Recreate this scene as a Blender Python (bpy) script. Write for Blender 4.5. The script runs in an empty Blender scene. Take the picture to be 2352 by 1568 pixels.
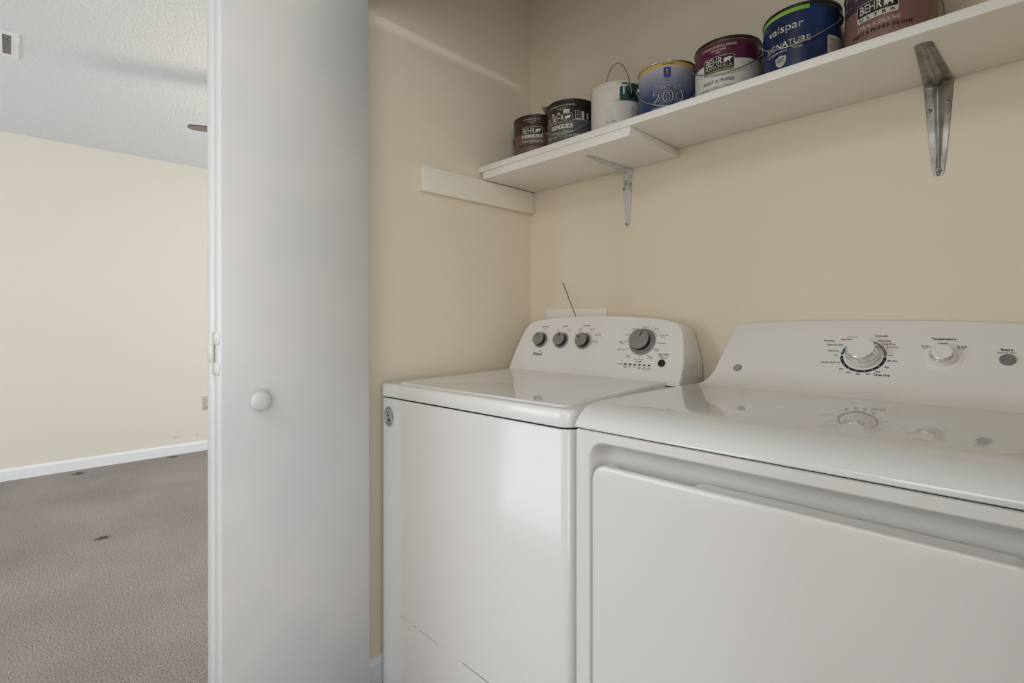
import bpy, bmesh, math, random
from mathutils import Vector, Matrix
random.seed(7)
S = bpy.context.scene
COL = S.collection
R = math.radians

# ------------------------------------------------------------------ camera
CAM_Z = 1.115
cd = bpy.data.cameras.new('camera'); cam = bpy.data.objects.new('camera', cd); COL.objects.link(cam)
cam.location = (0, 0, CAM_Z); cam.rotation_euler = (R(90), 0, R(45.55))
cd.sensor_fit = 'HORIZONTAL'; cd.sensor_width = 36; cd.lens = 18.0
cd.shift_y = -46 / 2352; cd.clip_start = 0.02
S.camera = cam
# ------------------------------------------------------------------ world, daylight, exposure
W = bpy.data.worlds.new('world'); S.world = W; W.use_nodes = True
W.node_tree.nodes['Background'].inputs[0].default_value = (0.83, 0.91, 1.0, 1)
S.view_settings.view_transform = 'Standard'; S.view_settings.look = 'None'
S.view_settings.exposure = 0.0; S.view_settings.gamma = 1.0
S.view_settings.use_curve_mapping = False


def window_light(name, x, y, z, w, h, power, rz, col):
    l = bpy.data.lights.new(name, 'AREA'); l.shape = 'RECTANGLE'; l.size = w; l.size_y = h
    l.energy = power; l.color = col
    o = bpy.data.objects.new(name, l); COL.objects.link(o)
    o.location = (x, y, z); o.rotation_euler = (R(90), 0, rz)
    return o


window_light('daylight_window_rear', -3.35, -3.46, 1.25, 2.9, 1.9, 70, 0, (.825, .935, 1))
window_light('added_window_fill_north', -3.30, 3.66, 1.25, 2.8, 1.9, 50, R(180), (.77, .90, 1))  # added window light that brightens the ceiling and the far wall
window_light('added_window_fill_east', 1.96, -1.60, 1.25, 2.8, 1.9, 68, R(90), (.905, .955, 1))  # added soft window light from the right for the door and closet


WORLD = 1.2; BOUNCE_FILL = 13; FANL = 15; STREAK_SPOT = 42
W.node_tree.nodes['Background'].inputs[1].default_value = WORLD

# ------------------------------------------------------------------ materials
def srgb(r, g, b):
    def f(c):
        c /= 255.0
        return c / 12.92 if c <= 0.04045 else ((c + 0.055) / 1.055) ** 2.4
    return (f(r), f(g), f(b), 1)


def mat(name, col, rough=0.5, metal=0.0, spec=0.5, coat=0.0, bump=None, noise=None):
    """bump=(scale, strength, distance, detail); noise=(scale, second colour, detail, lo, hi)"""
    m = bpy.data.materials.new(name); m.use_nodes = True
    nt = m.node_tree; b = nt.nodes['Principled BSDF']
    b.inputs['Base Color'].default_value = col; b.inputs['Roughness'].default_value = rough
    b.inputs['Metallic'].default_value = metal; b.inputs['Specular IOR Level'].default_value = spec
    b.inputs['Coat Weight'].default_value = coat; b.inputs['Coat Roughness'].default_value = 0.03
    tc = nt.nodes.new('ShaderNodeNewGeometry')
    if noise:
        n = nt.nodes.new('ShaderNodeTexNoise'); n.inputs['Scale'].default_value = noise[0]
        n.inputs['Detail'].default_value = noise[2]
        nt.links.new(tc.outputs['Position'], n.inputs['Vector'])
        mr = nt.nodes.new('ShaderNodeMapRange'); mr.inputs[1].default_value = noise[3]; mr.inputs[2].default_value = noise[4]
        nt.links.new(n.outputs['Fac'], mr.inputs[0])
        mx = nt.nodes.new('ShaderNodeMixRGB'); mx.inputs[1].default_value = col; mx.inputs[2].default_value = noise[1]
        nt.links.new(mr.outputs[0], mx.inputs[0]); nt.links.new(mx.outputs[0], b.inputs['Base Color'])
    if bump:
        n = nt.nodes.new('ShaderNodeTexNoise'); n.inputs['Scale'].default_value = bump[0]
        n.inputs['Detail'].default_value = bump[3]; n.inputs['Roughness'].default_value = 0.55
        nt.links.new(tc.outputs['Position'], n.inputs['Vector'])
        bn = nt.nodes.new('ShaderNodeBump'); bn.inputs['Strength'].default_value = bump[1]
        bn.inputs['Distance'].default_value = bump[2]
        nt.links.new(n.outputs['Fac'], bn.inputs['Height']); nt.links.new(bn.outputs[0], b.inputs['Normal'])
    return m


def add_spots(m, spots, col):
    """stains: spots = [(centre, (rx,ry,rz), strength)] mixed over the base colour, edges broken by noise"""
    nt = m.node_tree; b = nt.nodes['Principled BSDF']
    g = nt.nodes.new('ShaderNodeNewGeometry')
    nz = nt.nodes.new('ShaderNodeTexNoise'); nz.inputs['Scale'].default_value = 60
    nt.links.new(g.outputs['Position'], nz.inputs['Vector'])
    src = b.inputs['Base Color'].links[0].from_socket if b.inputs['Base Color'].links else None
    for c, r, st in spots:
        a = nt.nodes.new('ShaderNodeVectorMath'); a.operation = 'SUBTRACT'; a.inputs[1].default_value = c
        nt.links.new(g.outputs['Position'], a.inputs[0])
        d = nt.nodes.new('ShaderNodeVectorMath'); d.operation = 'DIVIDE'; d.inputs[1].default_value = r
        nt.links.new(a.outputs[0], d.inputs[0])
        l = nt.nodes.new('ShaderNodeVectorMath'); l.operation = 'LENGTH'; nt.links.new(d.outputs[0], l.inputs[0])
        ad = nt.nodes.new('ShaderNodeMath'); ad.operation = 'MULTIPLY_ADD'; ad.inputs[1].default_value = 1.2
        nt.links.new(nz.outputs['Fac'], ad.inputs[0]); nt.links.new(l.outputs['Value'], ad.inputs[2])
        mr = nt.nodes.new('ShaderNodeMapRange'); mr.inputs[1].default_value = 1.5; mr.inputs[2].default_value = 0.9
        mr.inputs[3].default_value = 0; mr.inputs[4].default_value = st
        nt.links.new(ad.outputs[0], mr.inputs[0])
        mx = nt.nodes.new('ShaderNodeMixRGB'); mx.inputs[2].default_value = col
        if src: nt.links.new(src, mx.inputs[1])
        else: mx.inputs[1].default_value = b.inputs['Base Color'].default_value
        nt.links.new(mr.outputs[0], mx.inputs[0]); src = mx.outputs[0]
    nt.links.new(src, b.inputs['Base Color'])


def patches(m, scale, low):
    """broad worn patches: the pile colour multiplied by a slow noise"""
    nt = m.node_tree; b = nt.nodes['Principled BSDF']; g_ = nt.nodes.new('ShaderNodeNewGeometry')
    n = nt.nodes.new('ShaderNodeTexNoise'); n.inputs['Scale'].default_value = scale; n.inputs['Detail'].default_value = 3
    nt.links.new(g_.outputs['Position'], n.inputs['Vector'])
    mr_ = nt.nodes.new('ShaderNodeMapRange'); mr_.inputs[1].default_value = .35; mr_.inputs[2].default_value = .65; mr_.inputs[3].default_value = low; mr_.inputs[4].default_value = 1.06
    nt.links.new(n.outputs['Fac'], mr_.inputs[0])
    v = nt.nodes.new('ShaderNodeVectorMath'); v.operation = 'SCALE'
    nt.links.new(b.inputs['Base Color'].links[0].from_socket, v.inputs[0]); nt.links.new(mr_.outputs[0], v.inputs['Scale'])
    nt.links.new(v.outputs[0], b.inputs['Base Color'])


M = {}
M['wall'] = mat('beige_wall_paint', srgb(238, 225, 203), 0.5, spec=0.3, bump=(60, 0.08, 0.002, 3))
M['wall_room'] = mat('beige_room_wall_lit', srgb(229, 221, 209), 0.55, spec=0.35, bump=(50, 0.06, 0.002, 3))  # closet beige desaturated, the room's bluish daylight put into the colour
M['ceiling'] = mat('stippled_white_ceiling', srgb(246, 247, 248), 0.9, spec=0.1, bump=(80, 1.0, 0.018, 4))
M['carpet'] = mat('grey_brown_carpet', srgb(204, 194, 186), 0.95, spec=0.1, bump=(190, 0.9, 0.016, 5),
                  noise=(210, srgb(146, 139, 132), 3, 0.40, 0.62))
patches(M['carpet'], 1.6, 0.86)
M['vinyl'] = mat('grey_vinyl_floor', srgb(140, 132, 126), 0.5)
M['trim'] = mat('white_trim_paint', srgb(238, 238, 240), 0.35)
M['door'] = mat('white_door_paint', srgb(221, 217, 214), 0.42, bump=(14, 0.03, 0.004, 3), noise=(3, srgb(209, 208, 207), 2, 0.35, 0.7))
M['shelf'] = mat('cream_shelf_paint', srgb(244, 239, 230), 0.4, bump=(30, 0.05, 0.003, 3))
M['cleat'] = mat('cream_cleat_paint', srgb(242, 233, 215), 0.45, bump=(30, 0.05, 0.003, 3))
M['white'] = mat('white_enamel', srgb(224, 220, 217), 0.18)
M['white_top'] = mat('white_gloss_top', srgb(224, 223, 221), 0.035)
M['white_cap'] = mat('white_cap_enamel', srgb(230, 226, 223), 0.2)
M['white_lid'] = mat('white_lid_enamel', srgb(236, 235, 234), 0.03, spec=0.5)
M['white_plastic'] = mat('white_control_plastic', srgb(240, 237, 234), 0.22)
M['gap'] = mat('dark_seam', srgb(30, 29, 28), 0.7)
M['grey_print'] = mat('grey_print', srgb(88, 86, 84), 0.5)
M['dark_print'] = mat('dark_print', srgb(36, 36, 37), 0.5)
M['mid_print'] = mat('mid_grey_print', srgb(130, 128, 126), 0.5)
M['blue_print'] = mat('blue_print', srgb(52, 88, 130), 0.5)
M['knob_grey'] = mat('brushed_grey_knob', srgb(150, 147, 144), 0.32, metal=0.35)
M['knob_side'] = mat('black_knob_side', srgb(30, 29, 28), 0.4)
M['knob_ring'] = mat('grey_knob_ring', srgb(140, 138, 135), 0.4)
M['chrome'] = mat('chrome', srgb(225, 225, 225), 0.07, metal=1.0)
M['grey_button'] = mat('grey_button', srgb(128, 128, 126), 0.35)
M['black'] = mat('black_plastic', srgb(24, 23, 23), 0.35)
M['steel'] = mat('galvanised_steel', srgb(168, 166, 162), 0.36, metal=0.85, bump=(25, 0.06, 0.004, 3), noise=(22, srgb(125, 122, 118), 3, 0.4, 0.65))
M['painted_steel'] = mat('paint_smeared_steel', srgb(214, 211, 207), 0.4, noise=(30, srgb(140, 138, 136), 3, 0.58, 0.72))
M['wire'] = mat('bail_wire', srgb(190, 188, 184), 0.3, metal=1.0)
M['tin'] = mat('tin_can', srgb(185, 180, 172), 0.3, metal=1.0)
M['black_rim'] = mat('black_can_rim', srgb(32, 30, 28), 0.3)
M['cream_print'] = mat('cream_print', srgb(226, 218, 204), 0.45)
M['can_white'] = mat('can_white_label', srgb(222, 218, 212), 0.35)
M['paint_white'] = mat('dried_white_paint', srgb(228, 222, 212), 0.4, bump=(60, 0.2, 0.003, 3), noise=(26, srgb(214, 208, 198), 3, 0.5, 0.75))
M['brown_dark'] = mat('dark_brown_label', srgb(62, 41, 36), 0.35)
M['brown_mid'] = mat('mid_brown_label', srgb(112, 86, 78), 0.35)
M['brown_ink'] = mat('dark_brown_ink', srgb(52, 34, 30), 0.45)
M['char_dark'] = mat('charcoal_label', srgb(44, 38, 38), 0.3)
M['slate'] = mat('slate_label', srgb(86, 90, 94), 0.35)
M['teal'] = mat('teal_label', srgb(42, 82, 82), 0.3)
M['plum'] = mat('plum_label', srgb(92, 34, 66), 0.3)
M['navy'] = mat('navy_label', srgb(22, 38, 74), 0.28, noise=(14, srgb(26, 58, 112), 2, 0.45, 0.7))
M['green'] = mat('green_strip', srgb(132, 186, 62), 0.4)
M['mauve'] = mat('mauve_label', srgb(134, 98, 92), 0.35)
M['mauve_dark'] = mat('dark_mauve_label', srgb(78, 60, 70), 0.3, noise=(70, srgb(150, 156, 178), 3, 0.55, 0.68))
M['gold'] = mat('gold_band', srgb(214, 176, 84), 0.35)
M['gold_dull'] = mat('dull_gold_band', srgb(170, 152, 104), 0.45)
M['outline'] = mat('pale_yellow_outline', srgb(206, 208, 168), 0.45)
M['promar_blue'] = mat('deep_blue_ink', srgb(46, 62, 108), 0.4)
M['emblem_blue'] = mat('emblem_blue', srgb(28, 62, 136), 0.4)
M['red'] = mat('red_ink', srgb(190, 70, 60), 0.4)
M['silver'] = mat('silver_badge', srgb(206, 200, 188), 0.35)
M['sticker'] = mat('grey_sticker', srgb(176, 174, 171), 0.4)
M['navy_ink'] = mat('navy_ink', srgb(48, 50, 78), 0.4)
M['grey_paper'] = mat('grey_paper', srgb(186, 179, 168), 0.7)
M['beige_plate'] = mat('beige_plate', srgb(196, 184, 166), 0.4)
M['fan_blade'] = mat('brown_fan_blade', srgb(96, 78, 68), 0.35)
M['bronze'] = mat('bronze_fan_metal', srgb(70, 58, 50), 0.35, metal=0.8)
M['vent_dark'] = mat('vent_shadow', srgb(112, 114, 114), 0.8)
M['scratch'] = mat('grey_scratch', srgb(150, 148, 146), 0.5)
# gradient label of the blue can (print: silver at the top, blue at the bottom)
g = mat('silver_to_blue_label', srgb(120, 125, 150), 0.35)
nt = g.node_tree
tcn = nt.nodes.new('ShaderNodeTexCoord'); sp = nt.nodes.new('ShaderNodeSeparateXYZ'); rp = nt.nodes.new('ShaderNodeValToRGB')
mr = nt.nodes.new('ShaderNodeMapRange'); mr.inputs[1].default_value = 0.0; mr.inputs[2].default_value = 0.18
nt.links.new(tcn.outputs['Object'], sp.inputs[0]); nt.links.new(sp.outputs[2], mr.inputs[0]); nt.links.new(mr.outputs[0], rp.inputs[0])
rp.color_ramp.elements[0].position = 0.25; rp.color_ramp.elements[0].color = srgb(26, 48, 104)
rp.color_ramp.elements[1].position = 0.95; rp.color_ramp.elements[1].color = srgb(196, 192, 196)
e = rp.color_ramp.elements.new(0.50); e.color = srgb(62, 78, 122)
e = rp.color_ramp.elements.new(0.72); e.color = srgb(140, 142, 162)
nt.links.new(rp.outputs[0], nt.nodes['Principled BSDF'].inputs['Base Color'])
M['gradient'] = g
# thin window glass
gl = bpy.data.materials.new('window_glass'); gl.use_nodes = True; nt = gl.node_tree
nt.nodes.clear(); out = nt.nodes.new('ShaderNodeOutputMaterial'); mx = nt.nodes.new('ShaderNodeMixShader'); mx.inputs[0].default_value = 0.08
tr = nt.nodes.new('ShaderNodeBsdfTransparent'); gs = nt.nodes.new('ShaderNodeBsdfGlossy'); gs.inputs['Roughness'].default_value = 0.02
nt.links.new(tr.outputs[0], mx.inputs[1]); nt.links.new(gs.outputs[0], mx.inputs[2]); nt.links.new(mx.outputs[0], out.inputs[0])
M['glass'] = gl
# lit frosted lamp glass
lg = mat('lit_frosted_glass', srgb(255, 240, 214), 0.5)
lg.node_tree.nodes['Principled BSDF'].inputs['Emission Color'].default_value = srgb(255, 226, 184)
lg.node_tree.nodes['Principled BSDF'].inputs['Emission Strength'].default_value = FANL * 0.28
M['lamp'] = lg
# stains with shapes of their own
add_spots(M['carpet'], [((-3.362, 0.341, 0.0), (0.040, 0.050, 0.2), 0.85), ((-4.905, 0.362, 0.0), (0.06, 0.055, 0.2), 0.8),
                        ((-4.965, 0.96, 0.0), (0.05, 0.05, 0.2), 0.75)], srgb(66, 54, 48))
add_spots(M['wall_room'], [((-5.04, 0.995, 0.1435), (0.2, 0.045, 0.010), 0.45), ((-5.04, 1.158, 0.140), (0.2, 0.025, 0.007), 0.5)], srgb(120, 112, 106))


# ------------------------------------------------------------------ helpers
def tag(o, label=None, cat=None, group=None, kind=None):
    if label: o['label'] = label
    if cat: o['category'] = cat
    if group: o['group'] = group
    if kind: o['kind'] = kind
    return o


def empty(name, loc=(0, 0, 0), rz=0.0, label=None, cat=None, group=None, kind=None, parent=None):
    o = bpy.data.objects.new(name, None); COL.objects.link(o); o.empty_display_size = 0.05
    o.location = loc; o.rotation_euler = (0, 0, rz); o.parent = parent
    return tag(o, label, cat, group, kind)


def mk(name, V, F, mats, parent=None, smooth=False, midx=None, matrix=None, angle=40):
    me = bpy.data.meshes.new(name)
    if matrix is not None: V = [matrix @ Vector(v) for v in V]
    me.from_pydata([tuple(v) for v in V], [], F)
    if not isinstance(mats, (list, tuple)): mats = [mats]
    for m_ in mats: me.materials.append(m_)
    if midx: me.polygons.foreach_set('material_index', midx)
    bm = bmesh.new(); bm.from_mesh(me); bmesh.ops.recalc_face_normals(bm, faces=bm.faces)
    if smooth:
        for f_ in bm.faces: f_.smooth = True
        for e_ in bm.edges:
            if len(e_.link_faces) == 2 and e_.calc_face_angle(0) > R(angle): e_.smooth = False
    bm.to_mesh(me); bm.free(); me.update()
    o = bpy.data.objects.new(name, me); COL.objects.link(o); o.parent = parent
    return o


def box(name, x0, x1, y0, y1, z0, z1, m, parent=None, bev=0.0, seg=2):
    bm = bmesh.new(); bmesh.ops.create_cube(bm, size=1)
    for v in bm.verts:
        v.co = Vector((x0 + (v.co.x + .5) * (x1 - x0), y0 + (v.co.y + .5) * (y1 - y0), z0 + (v.co.z + .5) * (z1 - z0)))
    if bev > 0:
        bmesh.ops.bevel(bm, geom=bm.edges[:], offset=bev, segments=seg, affect='EDGES', profile=0.5)
        for f_ in bm.faces: f_.smooth = True
        for e_ in bm.edges:
            if len(e_.link_faces) == 2 and e_.calc_face_angle(0) > R(50): e_.smooth = False
    me = bpy.data.meshes.new(name); bm.to_mesh(me); bm.free(); me.materials.append(m)
    o = bpy.data.objects.new(name, me); COL.objects.link(o); o.parent = parent
    return o


def boxes(name, L, m, parent=None):
    V, F = [], []
    for (x0, x1, y0, y1, z0, z1) in L:
        n = len(V)
        V += [(x, y, z) for x in (x0, x1) for y in (y0, y1) for z in (z0, z1)]
        F += [tuple(n + i for i in f_) for f_ in ((0, 1, 3, 2), (4, 6, 7, 5), (0, 4, 5, 1), (2, 3, 7, 6), (0, 2, 6, 4), (1, 5, 7, 3))]
    return mk(name, V, F, m, parent)


def loft(name, rings, m, parent=None, cap0=True, cap1=True, smooth=True, closed=True, matrix=None, angle=40):
    n = len(rings[0]); V = [p for r_ in rings for p in r_]; F = []
    for i in range(len(rings) - 1):
        for j in range(n if closed else n - 1):
            k = (j + 1) % n
            F.append((i * n + j, i * n + k, (i + 1) * n + k, (i + 1) * n + j))
    if cap0: F.append(tuple(range(n)))
    if cap1: F.append(tuple((len(rings) - 1) * n + j for j in range(n)))
    return mk(name, V, F, m, parent, smooth, matrix=matrix, angle=angle)


def rrect(x0, x1, y0, y1, r, n=6):
    P = []
    for cx, cy, a in ((x1 - r, y0 + r, -90), (x1 - r, y1 - r, 0), (x0 + r, y1 - r, 90), (x0 + r, y0 + r, 180)):
        for i in range(n + 1):
            t = R(a + 90 * i / n); P.append((cx + r * math.cos(t), cy + r * math.sin(t)))
    return P


def revolve(name, prof, m, parent=None, n=40, matrix=None, midx=None, mats=None, angle=40):
    V, F, I = [], [], []
    for r_, z in prof:
        V += [(r_ * math.cos(2 * math.pi * i / n), r_ * math.sin(2 * math.pi * i / n), z) for i in range(n)]
    for k in range(len(prof) - 1):
        for i in range(n):
            j = (i + 1) % n
            F.append((k * n + i, k * n + j, (k + 1) * n + j, (k + 1) * n + i)); I.append(midx[k] if midx else 0)
    if prof[0][0] > 1e-6: F.append(tuple(range(n))); I.append(midx[0] if midx else 0)
    if prof[-1][0] > 1e-6: F.append(tuple((len(prof) - 1) * n + i for i in range(n))); I.append(midx[-1] if midx else 0)
    return mk(name, V, F, mats or m, parent, True, midx=I, matrix=matrix, angle=angle)


def tube(name, path, r, m, parent=None, n=8):
    path = [Vector(p) for p in path]; rings = []
    up = Vector((0.13, 0.31, 0.94)).normalized()
    for i, p in enumerate(path):
        t = (path[min(i + 1, len(path) - 1)] - path[max(i - 1, 0)]).normalized()
        if i == 0:
            a = t.cross(up).normalized()
        else:
            a = (a - t * a.dot(t)).normalized()
        b = t.cross(a)
        rings.append([p + (a * math.cos(2 * math.pi * k / n) + b * math.sin(2 * math.pi * k / n)) * r for k in range(n)])
    return loft(name, rings, m, parent, angle=60)


_tc = {}


def text2d(s, bold=0.0):
    key = (s, bold)
    if key not in _tc:
        c = bpy.data.curves.new('t', 'FONT'); c.body = s; c.size = 1; c.resolution_u = 3; c.offset = bold
        o = bpy.data.objects.new('t', c); me = bpy.data.meshes.new_from_object(o)
        V = [(v.co.x, v.co.y) for v in me.vertices]; F = [tuple(p.vertices) for p in me.polygons]
        bpy.data.objects.remove(o); bpy.data.curves.remove(c); bpy.data.meshes.remove(me)
        xs = [v[0] for v in V] or [0]; x0, x1 = min(xs), max(xs)
        _tc[key] = ([(x - (x0 + x1) / 2, y) for x, y in V], F, x1 - x0)
    return _tc[key]


class Print:
    """flat lettering and marks laid on a surface through a mapping (a, h, lift) -> point"""
    def __init__(self, fn, lift=0.0004):
        self.fn, self.lift, self.V, self.F = fn, lift, [], []

    def raw(self, pts, faces, lift=None):
        n = len(self.V); l = self.lift if lift is None else lift
        self.V += [self.fn(x, y, l) for x, y in pts]; self.F += [tuple(n + i for i in f_) for f_ in faces]
        return self

    def text(self, s, a, h, size=None, width=None, bold=0.0, shear=0.0, rot=0.0, lift=None, align=0):
        """size = cap height; width fits the string; h is the vertical middle of the capitals"""
        V, F, w = text2d(s, min(bold, 0.0))
        k = size / 0.70
        kx = (width / w) if width else k
        c, s_ = math.cos(R(rot)), math.sin(R(rot))
        for ox, oy in (((-1, -1), (1, -1), (-1, 1), (1, 1)) if bold > .003 else ((0, 0),)):
            P = []
            for x, y in V:
                X, Y = (x + ox * bold) * kx + shear * (y - .35) * k, (y + oy * bold * .7 - 0.35) * k
                P.append((a + X * c - Y * s_, h + X * s_ + Y * c))
            self.raw(P, F, lift)
        return self

    def poly(self, pts, lift=None): return self.raw(pts, [tuple(range(len(pts)))], lift)

    def rr(self, x0, x1, y0, y1, r=0.0, n=14, lift=None):
        P, F = [], []
        xs = sorted(set([x0 + (x1 - x0) * i / n for i in range(n + 1)] + ([x0 + r * .1, x0 + r * .3, x0 + r * .6, x1 - r * .1, x1 - r * .3, x1 - r * .6] if r else [])))
        for x in xs:
            d = max(0.0, x0 + r - x, x - x1 + r); q = r - math.sqrt(max(0, r * r - d * d)) if r else 0
            P += [(x, y0 + q), (x, y1 - q)]
        for i in range(len(xs) - 1): F.append((2 * i, 2 * i + 2, 2 * i + 3, 2 * i + 1))
        return self.raw(P, F, lift)

    def arc(self, cx, cy, r0, r1, a0, a1, n=24, lift=None, sy=1.0, rot=0.0):
        P, F = [], []
        c, s_ = math.cos(R(rot)), math.sin(R(rot))
        for i in range(n + 1):
            t = R(a0 + (a1 - a0) * i / n)
            for r_ in (r0, r1):
                x, y = r_ * math.cos(t), r_ * math.sin(t) * sy
                P.append((cx + x * c - y * s_, cy + x * s_ + y * c))
        for i in range(n): F.append((2 * i, 2 * i + 2, 2 * i + 3, 2 * i + 1))
        return self.raw(P, F, lift)

    def disc(self, cx, cy, r, n=20, lift=None, sy=1.0):
        return self.poly([(cx + r * math.cos(2 * math.pi * i / n), cy + r * sy * math.sin(2 * math.pi * i / n)) for i in range(n)], lift)

    def oval(self, cx, cy, rx, ry, n=24):
        P, F = [], []
        for i in range(n + 1):
            t = math.pi * i / n; x = cx - rx * math.cos(t); d = max(ry * math.sin(t), 1e-5)
            P += [(x, cy - d), (x, cy + d)]
        for i in range(n): F.append((2 * i, 2 * i + 2, 2 * i + 3, 2 * i + 1))
        return self.raw(P, F)

    def line(self, x0, y0, x1, y1, w, lift=None):
        dx, dy = x1 - x0, y1 - y0; L = math.hypot(dx, dy); nx, ny = -dy / L * w / 2, dx / L * w / 2
        return self.poly([(x0 + nx, y0 + ny), (x1 + nx, y1 + ny), (x1 - nx, y1 - ny), (x0 - nx, y0 - ny)], lift)

    def build(self, name, m, parent, stuff=False):
        o = mk(name, self.V, self.F, m, parent)
        if stuff: o['kind'] = 'stuff'
        return o


# ================================================================== SETTING
CEIL = 2.44
FX, BX, RY, NY = -5.04, 1.9, -3.4, 3.6            # far wall x, right wall x, rear wall y, north wall y
BW = 1.5                                            # closet back wall
LW = -1.42                                          # closet left wall
FY0, FY1 = 0.63, 0.74                               # closet front wall
RW = 0.16                                           # closet right wall
st = dict(kind='structure')
tag(boxes('floor', [(FX - .1, BX + .1, RY - .1, FY1, -.1, 0), (FX - .1, LW - .12, FY1, NY + .1, -.1, 0)], M['carpet']), 'grey brown cut pile carpet of the room', **st)
tag(boxes('floor_closet', [(LW, RW, FY1, BW, -.1, 0.002)], M['vinyl']), 'grey vinyl floor inside the laundry closet', **st)
tag(boxes('ceiling', [(FX - .1, BX + .1, RY - .1, NY + .1, CEIL, CEIL + .1)], M['ceiling']), 'white stippled ceiling of the room', **st)
tag(boxes('wall_back', [(LW - .12, RW + .12, BW, BW + .1, 0, CEIL)], M['wall']), 'beige back wall of the laundry closet', **st)
tag(boxes('wall_left', [(LW - .12, LW, FY0, BW, 0, CEIL), (LW - .12, LW, BW + .1, NY, 0, CEIL)], M['wall']), 'beige left wall of the laundry closet', **st)
tag(boxes('wall_right', [(RW, RW + .12, FY0, BW, 0, CEIL)], M['wall']), 'beige right wall of the laundry closet', **st)
tag(boxes('wall_front', [(LW, RW, FY0, FY1, 2.075, CEIL), (RW + .12, BX, FY0, FY1, 0, CEIL)], M['wall']), 'beige wall over and beside the closet opening', **st)
tag(boxes('wall_far', [(FX - .1, FX, RY - .1, NY + .1, 0, CEIL)], M['wall_room']), 'beige far wall of the carpeted room', **st)


def wall_with_window(name, wall_label, axis, fixed, thick, lo, hi, w0, w1, z0, z1, idx):
    # axis 'x': the wall runs along x at y = fixed; axis 'y': along y at x = fixed; thick is signed outwards
    f0, f1 = sorted((fixed, fixed + thick)); sg = 1 if thick > 0 else -1

    def q(u0, u1, c0, c1, za, zb):
        c0, c1 = sorted((c0, c1))
        return (u0, u1, c0, c1, za, zb) if axis == 'x' else (c0, c1, u0, u1, za, zb)
    tag(boxes(name, [q(lo, hi, f0, f1, 0, z0), q(lo, hi, f0, f1, z1, CEIL), q(lo, w0, f0, f1, z0, z1), q(w1, hi, f0, f1, z0, z1)], M['wall_room']), wall_label, **st)
    a, c = fixed + sg * .02, fixed + sg * .07
    w = tag(boxes('window_%d' % idx, [q(w0, w1, a, c, z0, z0 + .05), q(w0, w1, a, c, z1 - .05, z1), q(w0, w0 + .05, a, c, z0, z1), q(w1 - .05, w1, a, c, z0, z1)], M['trim']), 'unseen white framed window in the ' + wall_label, **st)
    wm, zm, g0, g1 = (w0 + w1) / 2, (z0 + z1) / 2, fixed + sg * .045, fixed + sg * .049
    boxes('mullion', [q(wm - .025, wm + .025, a, c, z0 + .05, z1 - .05)], M['trim'], w)
    boxes('pane', [q(w0 + .05, wm - .025, g0, g1, z0 + .05, z1 - .05)], M['glass'], w)
    boxes('pane', [q(wm + .025, w1 - .05, g0, g1, z0 + .05, z1 - .05)], M['glass'], w)


wall_with_window('wall_rear', 'beige wall with window behind the camera', 'x', RY, -.1, FX, BX, -4.8, -1.9, .30, 2.20, 1)
wall_with_window('wall_north', 'beige end wall of the room', 'x', NY, .1, FX, LW - .12, -4.7, -1.9, .30, 2.20, 2)  # window added for its light on the ceiling and far wall
wall_with_window('wall_east', 'beige wall to the right of the camera', 'y', BX, .1, RY, FY1, -3.0, -.2, .30, 2.20, 3)  # window added as a broad light from the right


def baseboard(name, length, label):
    prof = [(0, 0), (0.012, 0), (0.012, 0.066), (0.009, 0.076), (0.004, 0.083), (0, 0.083)]
    o = loft(name, [[(p[0], 0, p[1]) for p in prof], [(p[0], length, p[1]) for p in prof]], M['trim'], smooth=False)
    return tag(o, label, **st)


baseboard('baseboard_far', NY - RY, 'white baseboard along the far room wall').location = (FX, RY, 0)
b = baseboard('baseboard_left', BW - FY0, 'white baseboard low on the closet left wall'); b.location = (LW, FY0, 0)
b = baseboard('baseboard_back', RW - LW, 'white baseboard behind the laundry machines'); b.location = (RW, BW, 0); b.rotation_euler = (0, 0, R(90)); b.location = (LW, BW, 0); b.rotation_euler = (0, 0, R(-90))
# opening trim: thin head jamb with the bifold track
tag(boxes('trim_1', [(LW, RW, FY0 - .002, FY1 + .002, 2.065, 2.075)], M['trim']), 'white head jamb over the closet opening', **st)

# ------------------------------------------------------------------ bifold door
# local frame: x = from the hinge edge (room side) towards the track, y = thickness, z up
DW, DT, DTOP = 0.377, 0.0345, 2.054


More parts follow.
